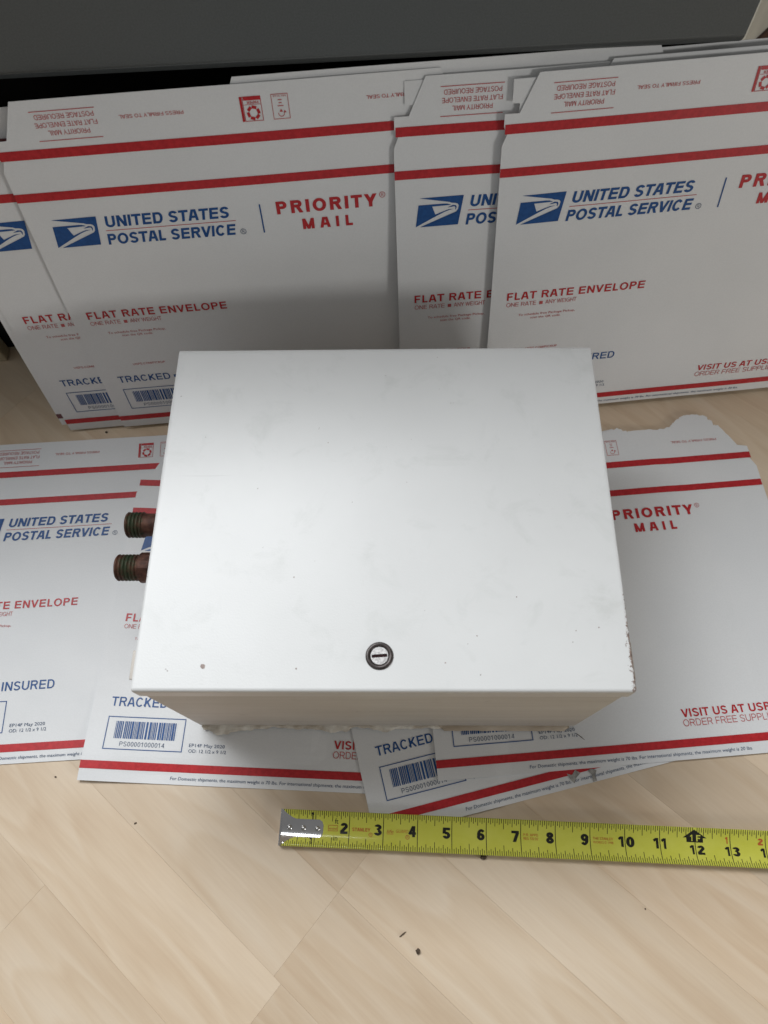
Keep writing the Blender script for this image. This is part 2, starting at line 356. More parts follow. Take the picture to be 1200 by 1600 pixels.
def frame2(u0, u1, v0, v1, w, n=6):
    return join2(rect2(u0, u1, v0, v0 + w, n), rect2(u0, u1, v1 - w, v1, n), rect2(u0, u0 + w, v0 + w, v1 - w), rect2(u1 - w, u1, v0 + w, v1 - w))
def seg2(a, b, w):
    dx, dy = b[0] - a[0], b[1] - a[1]; l = math.hypot(dx, dy); nx, ny = -dy / l * w / 2, dx / l * w / 2
    return [(a[0] + nx, a[1] + ny), (a[0] - nx, a[1] - ny), (b[0] - nx, b[1] - ny), (b[0] + nx, b[1] + ny)], [(0, 1, 2, 3)]
def ring2(cx, cy, r, w, n=20, a0=0, a1=2 * math.pi):
    V, Fc = [], []
    for i in range(n + 1):
        a = a0 + (a1 - a0) * i / n
        V += [(cx + r * math.cos(a), cy + r * math.sin(a)), (cx + (r - w) * math.cos(a), cy + (r - w) * math.sin(a))]
    for i in range(n): Fc.append((2 * i, 2 * i + 2, 2 * i + 3, 2 * i + 1))
    return V, Fc

def eagle():
    # emblem measured on the middle standing envelope
    def aff(p):
        # crop pixel -> layout via three corners
        x0, y0 = 110, 743; ax, ay = 905 - 110, 683 - 743; bx, by = 1030 - 905, 112 - 683
        det = ax * by - bx * ay; dx, dy = p[0] - x0, p[1] - y0
        s = (dx * by - bx * dy) / det; t = (ax * dy - dx * ay) / det
        return (0.57 + s * 1.23 + t * 0.14, 7.478 + t * 0.842)
    P1 = [(215, 183), (1030, 112), (905, 683), (190, 743), (878, 430), (915, 385), (932, 312), (915, 276), (870, 264), (805, 262), (762, 245), (690, 237)]
    P2 = [(190, 316), (640, 280), (725, 278), (790, 300), (640, 316), (440, 336), (490, 492), (650, 424), (740, 388), (840, 377), (745, 403), (655, 441), (520, 512), (110, 743)]
    P3 = [(720, 352), (775, 326), (820, 304), (880, 308), (892, 340), (872, 392), (864, 390), (868, 345), (850, 328), (795, 340)]
    return join2(*[poly2([aff(p) for p in P]) for P in (P1, P2, P3)])

def barcode():
    rnd = random.Random(14); ps = []; u = 0.86
    pat = []
    while u < 2.80:
        w = rnd.choice([0.016, 0.022, 0.034, 0.034, 0.06]); ps.append(rect2(u, min(u + w, 2.80), 1.26, 1.78)); u += w + rnd.choice([0.018, 0.022, 0.022, 0.045])
    return join2(*ps)
def recycle_mark():
    ps = [frame2(6.57, 7.04, 10.46, 11.04, 0.014, 1), rect2(6.60, 7.03, 10.95, 11.03), seg2((6.6, 10.85), (7.02, 10.85), 0.01)]
    ps.append(text2d('PAPER', 6.68, 6.97, 10.87, 0.06, 0.02, rot=True))
    ps.append(rect2(6.50, 6.56, 10.46, 11.04))
    cx, cy = 6.81, 10.655
    for k in range(3):                                   # three bent arrows of two short chunks each
        a = math.radians(90 + 120 * k + 12)
        for da in (-26, 32):
            b = a + math.radians(da); r = 0.132
            p = (cx + r * math.cos(b), cy + r * math.sin(b)); t = (-math.sin(b) * 0.058, math.cos(b) * 0.058)
            ps.append(seg2((p[0] - t[0], p[1] - t[1]), (p[0] + t[0], p[1] + t[1]), 0.072))
    return join2(*ps)
def swirl_mark():
    ps = [frame2(7.30, 7.73, 10.46, 11.05, 0.014, 1)]
    ps.append(ring2(7.515, 10.60, 0.085, 0.016, 12, math.radians(170), math.radians(370)))
    ps.append(poly2([(7.57, 10.61), (7.65, 10.61), (7.605, 10.67)]))
    ps.append(text2d('RECYCLE', 7.35, 7.68, 10.98, 0.04, 0.01, rot=True))
    for i, w in enumerate((0.10, 0.08, 0.15)): ps.append(rect2(7.515 - w / 2, 7.515 + w / 2, 10.90 - i * 0.07, 10.92 - i * 0.07))
    ps.append(poly2([(7.47, 10.63), (7.56, 10.63), (7.515, 10.70)]))
    return join2(*ps)

P = {}
P['eagle_emblem'] = (eagle(), BLUE)
P['service_name_lettering'] = (join2(text2d('UNITED STATES', 2.12, 5.66, 7.975, 0.325, 0.036, 0.16, 0.98), text2d('POSTAL SERVICE', 2.02, 5.74, 7.45, 0.325, 0.036, 0.16, 0.98)), BLUE)
P['registered_mark'] = (join2(ring2(5.93, 7.53, 0.085, 0.014), text2d('R', 5.90, 5.965, 7.485, 0.09, 0.0)), NAVY)
P['thin_rule'] = (rect2(2.08, 5.78, 7.868, 7.884, 20), RED)
P['divider_bar'] = (rect2(6.505, 6.545, 7.44, 8.29, 1), BLUE)
P['priority_mail_lettering'] = (join2(text2d('PRIORITY', 6.98, 9.84, 7.95, 0.37, 0.044, 0, 1.14), text2d('MAIL', 7.66, 9.11, 7.44, 0.32, 0.044, 0, 1.5),
                                ring2(10.00, 8.27, 0.085, 0.014), text2d('R', 9.97, 10.035, 8.225, 0.09, 0.0)), RED)
P['flat_rate_lettering'] = (text2d('FLAT RATE ENVELOPE', 0.51, 4.91, 4.97, 0.265, 0.026, 0, 1.05), RED)
P['weight_lettering'] = (join2(text2d('ONE RATE', 0.51, 1.47, 4.73, 0.145, 0.0), rect2(1.57, 1.68, 4.735, 4.845), text2d('ANY WEIGHT', 1.77, 2.77, 4.73, 0.145, 0.0)), PALER)
P['pickup_lettering'] = (join2(text2d('To schedule free Package Pickup,', 0.93, 2.78, 4.355, 0.085, 0.008), text2d('scan the QR code.', 1.34, 2.33, 4.22, 0.085, 0.008),
                         text2d('USPS.COM/PICKUP', 1.30, 2.38, 2.98, 0.085, 0.008)), PALER)
P['tracked_lettering'] = (join2(text2d('TRACKED', 0.58, 2.37, 2.235, 0.285, 0.016, 0, 1.02), rect2(2.50, 2.62, 2.30, 2.42), text2d('INSURED', 2.80, 4.49, 2.235, 0.285, 0.016, 0, 1.02)), BLUE)
P['barcode'] = (join2(barcode(), frame2(0.58, 3.04, 0.93, 1.92, 0.026)), BLUE)
P['small_print'] = (text2d('PS00001000014', 1.08, 2.47, 1.035, 0.135, 0.0, 0, 1.08), NAVY)
P['form_number'] = (join2(text2d('EP14F May 2020', 3.24, 4.35, 1.10, 0.105, 0.0), text2d('OD: 12 1/2 x 9 1/2', 3.24, 4.41, 0.935, 0.105, 0.0)), NAVY)
P['weight_limit_lettering'] = (join2(text2d('For Domestic shipments, the maximum weight is 70 lbs. For international shipments, the maximum weight is 20 lbs.', 2.80, 9.59, 0.13, 0.10, 0.014, 0.12)), NAVY)
P['website_lettering'] = (text2d('VISIT US AT USPS.COM', 7.71, 11.62, 1.23, 0.245, 0.026, 0, 1.0), RED)
P['supplies_lettering'] = (text2d('ORDER FREE SUPPLIES ONLINE', 7.70, 11.72, 0.955, 0.205, -0.004), PALER)
P['flap_lettering'] = (join2(rect2(1.24, 2.88, 11.06, 11.078, 6), rect2(1.24, 2.88, 10.37, 10.388, 6),
                       text2d('PRIORITY MAIL', 1.55, 2.60, 10.50, 0.115, 0.004, rot=True), text2d('FLAT RATE ENVELOPE', 1.28, 2.85, 10.69, 0.115, 0.004, rot=True), text2d('POSTAGE REQUIRED', 1.33, 2.82, 10.88, 0.115, 0.004, rot=True)), PALER)
P['seal_lettering'] = (text2d('PRESS FIRMLY TO SEAL', 3.42, 5.05, 10.76, 0.085, 0.008, rot=True), PALER)
P['seal_lettering_repeat'] = (text2d('PRESS FIRMLY TO SEAL', 9.71, 11.36, 10.76, 0.085, 0.008, rot=True), PALER)
P['recycling_mark'] = (recycle_mark(), RED)
P['disposal_mark'] = (swirl_mark(), PALER)
STRIPES = [(0.351, 0.586), (8.851, 9.086), (9.956, 10.193)]

OUT = [(0, 0), (12.5, 0), (12.5, 9.62), (12.37, 9.95), (12.45, 10.13), (12.45, 10.44), (12.08, 10.44), (11.60, 11.33), (0.86, 11.33), (0.42, 10.44), (0.03, 10.44), (0.03, 10.14), (0.12, 9.94), (0, 9.66)]
OUT_TORN = [(0, 0), (12.5, 0), (12.52, 9.62), (12.36, 9.95), (12.42, 10.13), (12.40, 10.43), (12.06, 10.50), (11.84, 10.92), (11.58, 11.35), (11.40, 11.38), (11.37, 11.58), (11.28, 11.60), (11.24, 11.74), (11.08, 11.80), (10.8, 11.86), (10.5, 11.86),
            (10.3, 11.80), (10.05, 11.66), (9.82, 11.44), (9.55, 11.37), (9.0, 11.40), (8.3, 11.37), (8.07, 11.39), (8.02, 11.50), (7.85, 11.54), (7.5, 11.42), (7.0, 11.33), (0.86, 11.33), (0.42, 10.44), (0.03, 10.44), (0.03, 10.14), (0.12, 9.94), (0, 9.66)]
OUT_TAB = [(0.5, 0), (12.5, 0), (12.5, 10.4), (12.2, 10.5), (12.2, 11.22), (0.32, 11.22), (0.32, 10.68), (0.52, 10.66), (0.5, 10.4)]
_t = []
for _i, _p in enumerate(OUT_TORN):                       # fray the torn stretch of the flap
    _t.append(_p); _q = OUT_TORN[(_i + 1) % len(OUT_TORN)]
    if 7 <= _i <= 25:
        for _k in range(1, 5):
            _f = _k / 5; _t.append((_p[0] + (_q[0] - _p[0]) * _f + random.uniform(-.02, .02), _p[1] + (_q[1] - _p[1]) * _f + random.uniform(-.035, .035)))
OUT_TORN = _t
OUT_LOW = [(0, 0), (12.5, 0), (12.5, 10.21), (0.03, 10.21), (0.12, 9.94), (0, 9.66)]
OUT_SHORT = [(0, 0), (12.5, 0), (12.5, 10.44), (11.8, 10.9), (0.7, 10.9), (0.42, 10.44), (0.0, 10.44)]
OUT_SET_IN = [(1.0, 0), (12.5, 0), (12.5, 9.62), (12.37, 9.95), (12.45, 10.13), (12.45, 10.44), (12.08, 10.44), (11.60, 11.33), (0.95, 11.33), (0.9, 10.6)]

def sheet(name, outline, v_lo, v_hi, fmap, thick, parent, m=PAPER, step=0.25):
    bm = bmesh.new(); bv = [bm.verts.new((p[0], p[1], 0)) for p in outline]
    for t3 in tessellate_polygon([[Vector((p[0], p[1], 0)) for p in outline]]): bm.faces.new([bv[i] for i in t3])
    bm.normal_update(); bmesh.ops.reverse_faces(bm, faces=[f for f in bm.faces if f.normal.z < 0])
    def cut(co, no, **kw): bmesh.ops.bisect_plane(bm, geom=bm.verts[:] + bm.edges[:] + bm.faces[:], plane_co=co, plane_no=no, **kw)
    if v_lo is not None: cut((0, v_lo, 0), (0, 1, 0), clear_inner=True)
    if v_hi is not None: cut((0, v_hi, 0), (0, 1, 0), clear_outer=True)
    us = [v.co.x for v in bm.verts]; vs = [v.co.y for v in bm.verts]
    for i in range(1, int((max(us) - min(us)) / step) + 1): cut((min(us) + i * step, 0, 0), (1, 0, 0))
    for i in range(1, int((max(vs) - min(vs)) / step) + 1): cut((0, min(vs) + i * step, 0), (0, 1, 0))
    bmesh.ops.triangulate(bm, faces=bm.faces[:])
    bm.normal_update()
    if sum(f.normal.z for f in bm.faces) < 0: bmesh.ops.reverse_faces(bm, faces=bm.faces[:])
    bm.verts.index_update()
    n = len(bm.verts); V = [fmap(v.co.x, v.co.y, 0) for v in bm.verts] + [fmap(v.co.x, v.co.y, -thick) for v in bm.verts]
    Fc = [tuple(v.index for v in f.verts) for f in bm.faces]
    Fc += [tuple(i + n for i in reversed(t)) for t in Fc]
    for e in bm.edges:
        if e.is_boundary:
            lf = e.link_loops[0]; a, b = lf.vert.index, lf.link_loop_next.vert.index; Fc.append((b, a, a + n, b + n))
    bm.free()
    return me(name, V, Fc, m, parent)
def add_print(name, geo, m, fmap, parent, lift=0.010):
    V, Fc = geo
    Fc = [f if signed(V, f) > 0 else tuple(reversed(f)) for f in Fc]
    seen = {}
    out = []
    # neighbouring strokes cross each other: raise each face by a hair so that none are coplanar
    used = [lift] * len(V)
    for k, f in enumerate(Fc):
        for i in f: used[i] = lift + 0.0004 * (k % 5)
    return me(name, [fmap(u, v, used[i]) for i, (u, v) in enumerate(V)], Fc, m, parent)

ALL = list(P)
def envelope(label, base, fmap_w, outline=OUT, parts=ALL, stripes=True, thick=0.03, stripe_mat=RED, group=None):
    t = thing('mailing_envelope', label, 'envelope', base, 0, group)
    B = Vector(base)
    fm = lambda u, v, w: Vector(fmap_w(u, v, w)) - B

    sheet('body', outline, None, 9.6, fm, thick, t)
    sheet('flap', outline, 9.6, None, fm, thick * 0.6, t)
    if stripes:
        for a, b in STRIPES:
            e0, e1 = (0.0, 12.5) if b < 9.5 else (0.06, 12.41)
            add_print('stripe', rect2(e0, e1, a, b, 50), stripe_mat, fm, t, 0.009)
    for p in parts:
        o = add_print(p.replace('_repeat', ''), P[p][0], P[p][1], fm, t)
        if p in ('barcode', 'pickup_lettering', 'disposal_mark', 'recycling_mark', 'form_number', 'weight_limit_lettering'): o['kind'] = 'stuff'
    return t, fm

# ------------------------------------------------------------------ the floor
fl = me('floor', [(-45, -16, -0.35), (55, -16, -0.35), (55, 70, -0.35), (-45, 70, -0.35)], [(0, 1, 2, 3)], JOINT)
fl['kind'] = 'structure'
ang = math.radians(-42.8); DX, DY = math.cos(ang), math.sin(ang); NX, NY = -DY, DX
SW = 2.66; GAP = 0.002
def plank(s0, s1, n0):
    bm = bmesh.new(); L = (s1 - s0) / 2 - GAP / 2; Hh = SW / 2 - GAP / 2
    vs = box_bm(bm, -L, L, -Hh, Hh, -0.3, 0)
    bmesh.ops.bevel(bm, geom=[e for e in bm.edges if all(v.co.z > -0.01 for v in e.verts)], offset=0.0035, segments=1, affect='EDGES', profile=0.5)
    o = bm_obj('plank', bm, WOOD, fl)
    sc, nc = (s0 + s1) / 2, n0 + SW / 2
    o.location = Vector((sc * DX + nc * NX, sc * DY + nc * NY, 0)) * K; o.rotation_euler = (0, 0, ang)
rnd = random.Random(5)
for k in range(-10, 17):
    n0 = -5.02 + k * SW
    joints = [-0.35] if 0 <= k <= 2 else [rnd.uniform(-8, 8) if k > 0 else rnd.uniform(9, 15)]
    a = joints[0]
    while a > -48: a -= rnd.uniform(14, 22); joints.append(a)
    a = joints[0]
    while a < 42: a += rnd.uniform(14, 22); joints.append(a)
    joints.sort()
    for s0, s1 in zip(joints, joints[1:]):
        inside = False
        for q in range(9):
            s = s0 + (s1 - s0) * q / 8; x = s * DX + (n0 + SW / 2) * NX; y = s * DY + (n0 + SW / 2) * NY
            if -22 < x < 26 and -9 < y < 42: inside = True
        if inside: plank(s0, s1, n0)

# ------------------------------------------------------------------ envelopes on the floor
T = 0.034
FLOOR_ENV = [('F1', -15.298, 2.434, 0.010), ('F2', -9.700, 1.889, -0.091), ('F3', -0.754, -0.173, 0.188), ('F4', 1.204, 1.333, 0.033)]
def smooth(x): x = max(0, min(1, x)); return x * x * (3 - 2 * x)
def cover(i, x, y):
    _, px, py, a = FLOOR_ENV[i]; c, s = math.cos(a), math.sin(a); dx, dy = x - px, y - py
    u, v = dx * c + dy * s, -dx * s + dy * c
    d = max(-u, u - 12.5, -v, v - 11.3, 0)
    return smooth(1 - d / 1.1)
def zlayer(i, x, y):
    z = 0.032
    for j in range(i): z = max(z, (zlayer(j, x, y) + T) * cover(j, x, y))
    return z
def wav(x, y, seed): return noise.noise(Vector((x * 0.22 + seed, y * 0.22, seed * 3.1)))
CURL = {0: [], 1: [(0, 0, 0.10)], 2: [(0, 0, 0.0)], 3: [(12.5, 0, 0.12), (0, 0, 0.03)]}
def floor_map(i):
    _, px, py, a = FLOOR_ENV[i]; c, s = math.cos(a), math.sin(a)
    def f(u, v, w):
        x, y = px + u * c - v * s, py + u * s + v * c
        z = zlayer(i, x, y)
        for cu, cv, h in CURL[i]: z += h * math.exp(-((u - cu) ** 2 + (v - cv) ** 2) / 2.2)
        z += 0.008 * (1 + wav(x, y, 2.0))
        if v > 9.6: z += 0.05 * ((v - 9.6) / 1.7) ** 2
        return (x, y, z + w)
    return f
LB = {0: 'white mailing envelope flat on the floor at far left, half covered by the next one',
      1: 'white mailing envelope on the floor under the left side of the box, beneath the pipes',
      2: 'tilted white mailing envelope on the floor whose lower corner is under the tape measure',
      3: 'white mailing envelope with torn flap edge on the floor under the right of the box'}
ENVG = 'mailing envelopes lying on the floor'
for i in range(4):
    fmp = floor_map(i); _, px, py, a = FLOOR_ENV[i]
    t, fm = envelope(LB[i], (px, py, 0), fmp, OUT_TORN if i == 3 else OUT, group=ENVG)
    if i == 2:
        for pts in ([(6.02, 0.42), (6.16, 0.34), (6.30, 0.46), (6.43, 0.34), (6.26, 0.24), (6.16, 0.10), (6.08, 0.24)], [(6.66, 0.36), (6.80, 0.38), (6.92, 0.30), (6.84, 0.18), (6.84, 0.02), (6.71, 0.01), (6.75, 0.20)]):
            add_print('torn_spot', poly2(pts), TORN, fm, t, 0.017)

# ------------------------------------------------------------------ envelopes standing against the cabinet
UP = {'D': (-9.506, 14.255, 0.042, 0.222, 0.10, -0.125), 'A': (-11.533, 14.25, 0.045, 0.228, 0.10, -0.124),
      'E': (0.835, 14.074, 0.029, 0.271, 0.12, -0.121), 'F': (3.784, 13.924, 0.055, 0.274, 0.14, -0.119)}
def up_map(key, dv=0.0, back=0.0, du=0.0, tilt=0.0, seed=1.0):
    px, py, yaw, lean, z0, bow = UP[key]; z0 = {'D': 0.155, 'A': 0.10, 'E': 0.169, 'F': 0.191}[key]
    ex = Vector((math.cos(yaw), math.sin(yaw), 0)); ey = Vector((-math.sin(yaw), math.cos(yaw), 0))
    nrm = -ey * math.cos(lean) + Vector((0, 0, math.sin(lean)))
    def f(u, v, w):
        uu = u * math.cos(tilt) - v * math.sin(tilt) + du; vv = v * math.cos(tilt) + u * math.sin(tilt) + dv
        t = vv / 9.5
        yy = math.sin(lean) * vv + bow * 4 * t * (1 - t); zz = z0 + math.cos(lean) * vv
        if key == 'E': ww_extra = -0.045 * max(0.0, u + du - 3.4)       # sags back behind the right-hand envelope
        else: ww_extra = 0.0
        ww = w - back + ww_extra + 0.035 * wav((px + u) * 0.9, v * 0.9, 1.0)
        return Vector((px, py, 0)) + ex * uu + ey * yy + Vector((0, 0, zz)) + nrm * ww
    return f
def standing(key, label, parts=ALL, stripes=True, outline=OUT, smat=RED, **kw):
    f = up_map(key, **kw); b = f(0, 0, 0)
    return envelope(label, (b.x, b.y, b.z), f, outline, parts, stripes, stripe_mat=smat, group='mailing envelopes standing against the cabinet', thick=0.026)
standing('D', 'white mailing envelope standing upright left of centre, whole postal lettering in view above the box')
standing('A', 'leftmost standing mailing envelope with lettering, its eagle emblem cut by the photo edge', [p for p in ALL if p not in ('flap_lettering', 'seal_lettering', 'seal_lettering_repeat', 'recycling_mark', 'disposal_mark')], outline=OUT_LOW)
standing('E', 'narrow visible standing mailing envelope between the left and right standing ones, lettering cut short')
standing('F', 'standing mailing envelope at the right, front of the row, running out of the photo')
standing('A', 'standing mailing envelope behind the leftmost ones, showing a purplish stripe at the photo edge', [], True, OUT_SHORT, SHADEDRED, back=0.06, du=-0.22, dv=0.27, tilt=0.0)
standing('D', 'blank standing envelope behind the left one, its top edge peeking out over the recycling marks', [], False, back=0.05, du=5.55, dv=0.14)
standing('E', 'blank tab of an envelope peeking out left of the middle standing envelope flap', [], False, OUT_TAB, back=0.030, dv=0.02)
standing('F', 'blank tab of an envelope peeking out left of the right standing envelope flap', [], False, OUT_TAB, back=0.045, du=-0.10, dv=-0.01)
standing('E', 'blank envelope with its top edge rising behind the middle of the standing row', [], False, OUT_SET_IN, back=0.12, du=0.35, dv=0.17)
standing('F', 'hindmost blank envelope at the right with its long top edge against the cabinet', [], False, back=0.17, du=1.9, dv=0.10)

# ------------------------------------------------------------------ grey cabinet, wall behind
cab = thing('grey_cabinet', 'dark grey smooth cabinet front that the standing envelopes lean against', 'cabinet', (-20, 17.42, 0), 0)
bm = bmesh.new(); vs = box_bm(bm, -8, 29.45, 0, 12, 11.28, 21)
bmesh.ops.bevel(bm, geom=[e for e in bm.edges if all(v.co.z < 12 and v.co.y < 1 for v in e.verts)], offset=0.35, segments=6, affect='EDGES', profile=0.5)
bmesh.ops.bevel(bm, geom=[e for e in bm.edges if e.calc_length() > 5 and all(v.co.z > 12 for v in e.verts)], offset=0.3, segments=3, affect='EDGES', profile=0.5); cs = bm_obj('casing', bm, GREYCAB, cab, True); cs.modifiers.new('even_normals', 'WEIGHTED_NORMAL').weight = 100
bm = bmesh.new(); box_bm(bm, -6, 29.38, 0.9, 11.5, 0.0, 11.4); bm_obj('void_block', bm, VOID, cab)  # added block that fills the void below, its shade painted black
bm = bmesh.new(); vs = box_bm(bm, 5.15, 5.52, 0.2, 0.8, 0.0, 1.0)
bmesh.ops.bevel(bm, geom=bm.edges[:], offset=0.08, segments=2, affect='EDGES', profile=0.5); bm_obj('foot', bm, DARKWOOD, cab)
wd = Vector((1.21, 1.21, 0)).normalized(); wn_ = Vector((-wd.y, wd.x, 0)); w0 = Vector((16.79, 30.24, 0)) - wd * 0.6
def slab(a, b, t, z0, z1, off=0.0):
    p = [a + wn_ * off, b + wn_ * off, b + wn_ * (off + t), a + wn_ * (off + t)]
    V = [(q.x, q.y, z) for z in (z0, z1) for q in p]
    return V, [(3, 2, 1, 0), (4, 5, 6, 7), (0, 1, 5, 4), (1, 2, 6, 5), (2, 3, 7, 6), (3, 0, 4, 7)]
V, Fc = slab(w0, w0 + wd * 22, 0.5, 2.5, 60, 0.12); wl = me('wall', V, Fc, WALLP)
V, Fc = slab(w0, w0 + wd * 22, 0.62, 0.0, 2.5); me('dim_floor_strip', V, Fc, DIMFLOOR, wl)  # added dark strip, covers the over-lit floor below the wall
tag(wl, 'off-white wall seen beyond the right edge of the grey cabinet', 'wall')

# ------------------------------------------------------------------ the metal box
BX, BY, BYAW, BW, BD, BH = -6.122, 3.252, -0.052, 11.72, 9.74, 6.305
box = thing('metal_enclosure', 'white painted metal enclosure box lying on the envelopes, lid up with a slotted lock', 'enclosure', (BX, BY, 0), BYAW)
bm = bmesh.new(); vs = box_bm(bm, 0, BW, 0, BD, 5.76, BH)
e = [e for e in bm.edges if all(v.co.z > 6 and v.co.y > 9 for v in e.verts)]
bmesh.ops.bevel(bm, geom=e, offset=0.24, segments=6, affect='EDGES', profile=0.5)
e = [e for e in bm.edges if abs(e.verts[0].co.x - e.verts[1].co.x) < 1e-4 and abs(e.verts[0].co.z - e.verts[1].co.z) < 1e-4 and e.verts[0].co.z > 6.2 and (e.verts[0].co.x < 0.01 or e.verts[0].co.x > BW - 0.01)]
e += [e for e in bm.edges if all(v.co.z > 6.2 and v.co.y < 0.01 for v in e.verts)]
e += [e for e in bm.edges if abs(e.verts[0].co.x - e.verts[1].co.x) < 1e-4 and all(abs(v.co.y) < 0.01 for v in e.verts)]
bmesh.ops.bevel(bm, geom=list(set(e)), offset=0.10, segments=4, affect='EDGES', profile=0.5)
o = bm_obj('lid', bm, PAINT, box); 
for p in o.data.polygons: p.use_smooth = True
wm = o.modifiers.new('even_normals', 'WEIGHTED_NORMAL'); wm.keep_sharp = True; wm.weight = 100
o.data.set_sharp_from_angle(angle=math.radians(60))
ins = 0.06
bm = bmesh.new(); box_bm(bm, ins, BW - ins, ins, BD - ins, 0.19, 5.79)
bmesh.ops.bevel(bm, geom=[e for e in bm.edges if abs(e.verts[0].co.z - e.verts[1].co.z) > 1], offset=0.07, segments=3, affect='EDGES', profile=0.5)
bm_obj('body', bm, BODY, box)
# residue left round the back flange: chipped plaster, then a smooth caulk roll
def residue(name, m, x0, x1, ext, hgt, n):
    V, Fc = [], []
    for i in range(n + 1):
        x = x0 + (x1 - x0) * i / n; d = ext(x); h = hgt(x)
        end = min(1, i / 2, (n - i) / 2) if n > 4 else 1
        d *= 0.3 + 0.7 * end
        pr = [(0.12, 0.165 + h), (-d * 0.35, 0.16 + h), (-d * 0.8, 0.15 + h * 0.75), (-d, 0.155 + h * 0.35), (-d * 0.92, 0.150), (0.12, 0.150)]
        V += [(x + 0.03 * noise.noise(Vector((i * .7, j * 3.1, 0))), ins + p[0] + 0.02 * noise.noise(Vector((x * 3, j * 2.2, 1))), max(0.148, p[1] + 0.02 * noise.noise(Vector((x * 4, j, 5))))) for j, p in enumerate(pr)]
    for i in range(n):
        for j in range(6): a, b = i * 6 + j, i * 6 + (j + 1) % 6; Fc.append((a, a + 6, b + 6, b))
    Fc += [tuple(range(5, -1, -1)), tuple(range(n * 6, n * 6 + 6))]
    return me(name, V, Fc, m, box, name == 'caulk_roll')
def ext1(x):
    b = 0.075 + 0.09 * noise.noise(Vector((x * 1.1, 3, 0))) + 0.08 * noise.noise(Vector((x * 4.0, 1, 0))) + 0.02 * noise.noise(Vector((x * 11.0, 1, 0)))
    for c, w, h in ((0.75, 0.45, 0.18), (1.4, 0.5, 0.10), (4.3, 0.6, 0.10), (5.8, 0.35, 0.10)): b += h * math.exp(-((x - c) / w) ** 2)
    return max(0.03, b)
residue('plaster_residue', PLASTER, 0.15, 7.6, ext1, lambda x: 0.05 + 0.04 * noise.noise(Vector((x * 2, 9, 0))), 190)
residue('caulk_roll', CAULK, 7.5, 11.45, lambda x: 0.15 + 0.03 * noise.noise(Vector((x * 1.5, 4, 0))), lambda x: 0.10, 50)
# clips on both sides just under the lid top
for (x0, x1, y0, y1) in ((-0.17, 0.01, 0.35, 1.05), (BW - 0.01, BW + 0.10, 0.35, 1.25)):
    bm = bmesh.new(); box_bm(bm, x0, x1, y0, y1, 5.90, 5.98); bmesh.ops.bevel(bm, geom=bm.edges[:], offset=0.02, segments=2, affect='EDGES', profile=0.5); bm_obj('side_clip', bm, BODY, box)
# lock
def lathe(prof, n, axis='z'):
    V, Fc = [], []
    for i in range(n):
        a = 2 * math.pi * i / n
        for r, z in prof: V.append((r * math.cos(a), r * math.sin(a), z) if axis == 'z' else (z, r * math.cos(a), r * math.sin(a)))
    m = len(prof)
    for i in range(n):
        for j in range(m - 1):
            a = i * m + j; b = ((i + 1) % n) * m + j; Fc.append((a, b, b + 1, a + 1))
    return V, Fc
LX = (-0.28 - BX) * math.cos(BYAW) + (3.79 - BY) * math.sin(BYAW); LY = -(-0.28 - BX) * math.sin(BYAW) + (3.79 - BY) * math.cos(BYAW)
V, Fc = lathe([(0.0, BH - 0.02), (0.325, BH - 0.02), (0.330, BH + 0.012), (0.312, BH + 0.038), (0.27, BH + 0.045), (0.225, BH + 0.030), (0.214, BH + 0.010), (0.214, BH + 0.0035), (0.0, BH + 0.0035)], 48)
lr = me('lock_ring', V, Fc, LOCKRING, box, True); lr.location = (LX * K, LY * K, 0)
# core: a disc with a real sunk slot across it
bm = bmesh.new()
R = 0.208; hw = 0.038; sl = 0.182; zt = BH + 0.024; zb = BH + 0.006
ca, sa = math.cos(math.radians(4)), math.sin(math.radians(4))
def rv(x, y, z): return (x * ca - y * sa, x * sa + y * ca, z)
n = 20; xs = math.sqrt(R * R - hw * hw)
for sgn in (1, -1):
    pts = [(sl, sgn * hw), (-sl, sgn * hw)]
    a0 = math.asin(hw / R)
    rim_pts = [(R * math.cos(a0 + (math.pi - 2 * a0) * i / n), sgn * R * math.sin(a0 + (math.pi - 2 * a0) * i / n)) for i in range(n + 1)]
    loop = rim_pts + [(-sl, sgn * hw), (sl, sgn * hw)]
    f = bm.faces.new([bm.verts.new(rv(x, y, zt)) for x, y in (loop if sgn > 0 else loop[::-1])])
for x0, x1 in ((-xs, -sl), (sl, xs)):
    bm.faces.new([bm.verts.new(rv(*p, zt)) for p in ((x0, -hw), (x1, -hw), (x1, hw), (x0, hw))])
lc = bm_obj('lock_core', bm, LOCKCORE, box); lc.location = (LX * K, LY * K, 0)
V = [rv(x, y, z) for z in (zt - 0.001, zb) for x, y in ((-sl, -hw), (sl, -hw), (sl, hw), (-sl, hw))]
ls = me('slot', V, [(4, 5, 6, 7), (0, 4, 7, 3), (1, 2, 6, 5), (0, 1, 5, 4), (3, 7, 6, 2)], SLOT, lr)
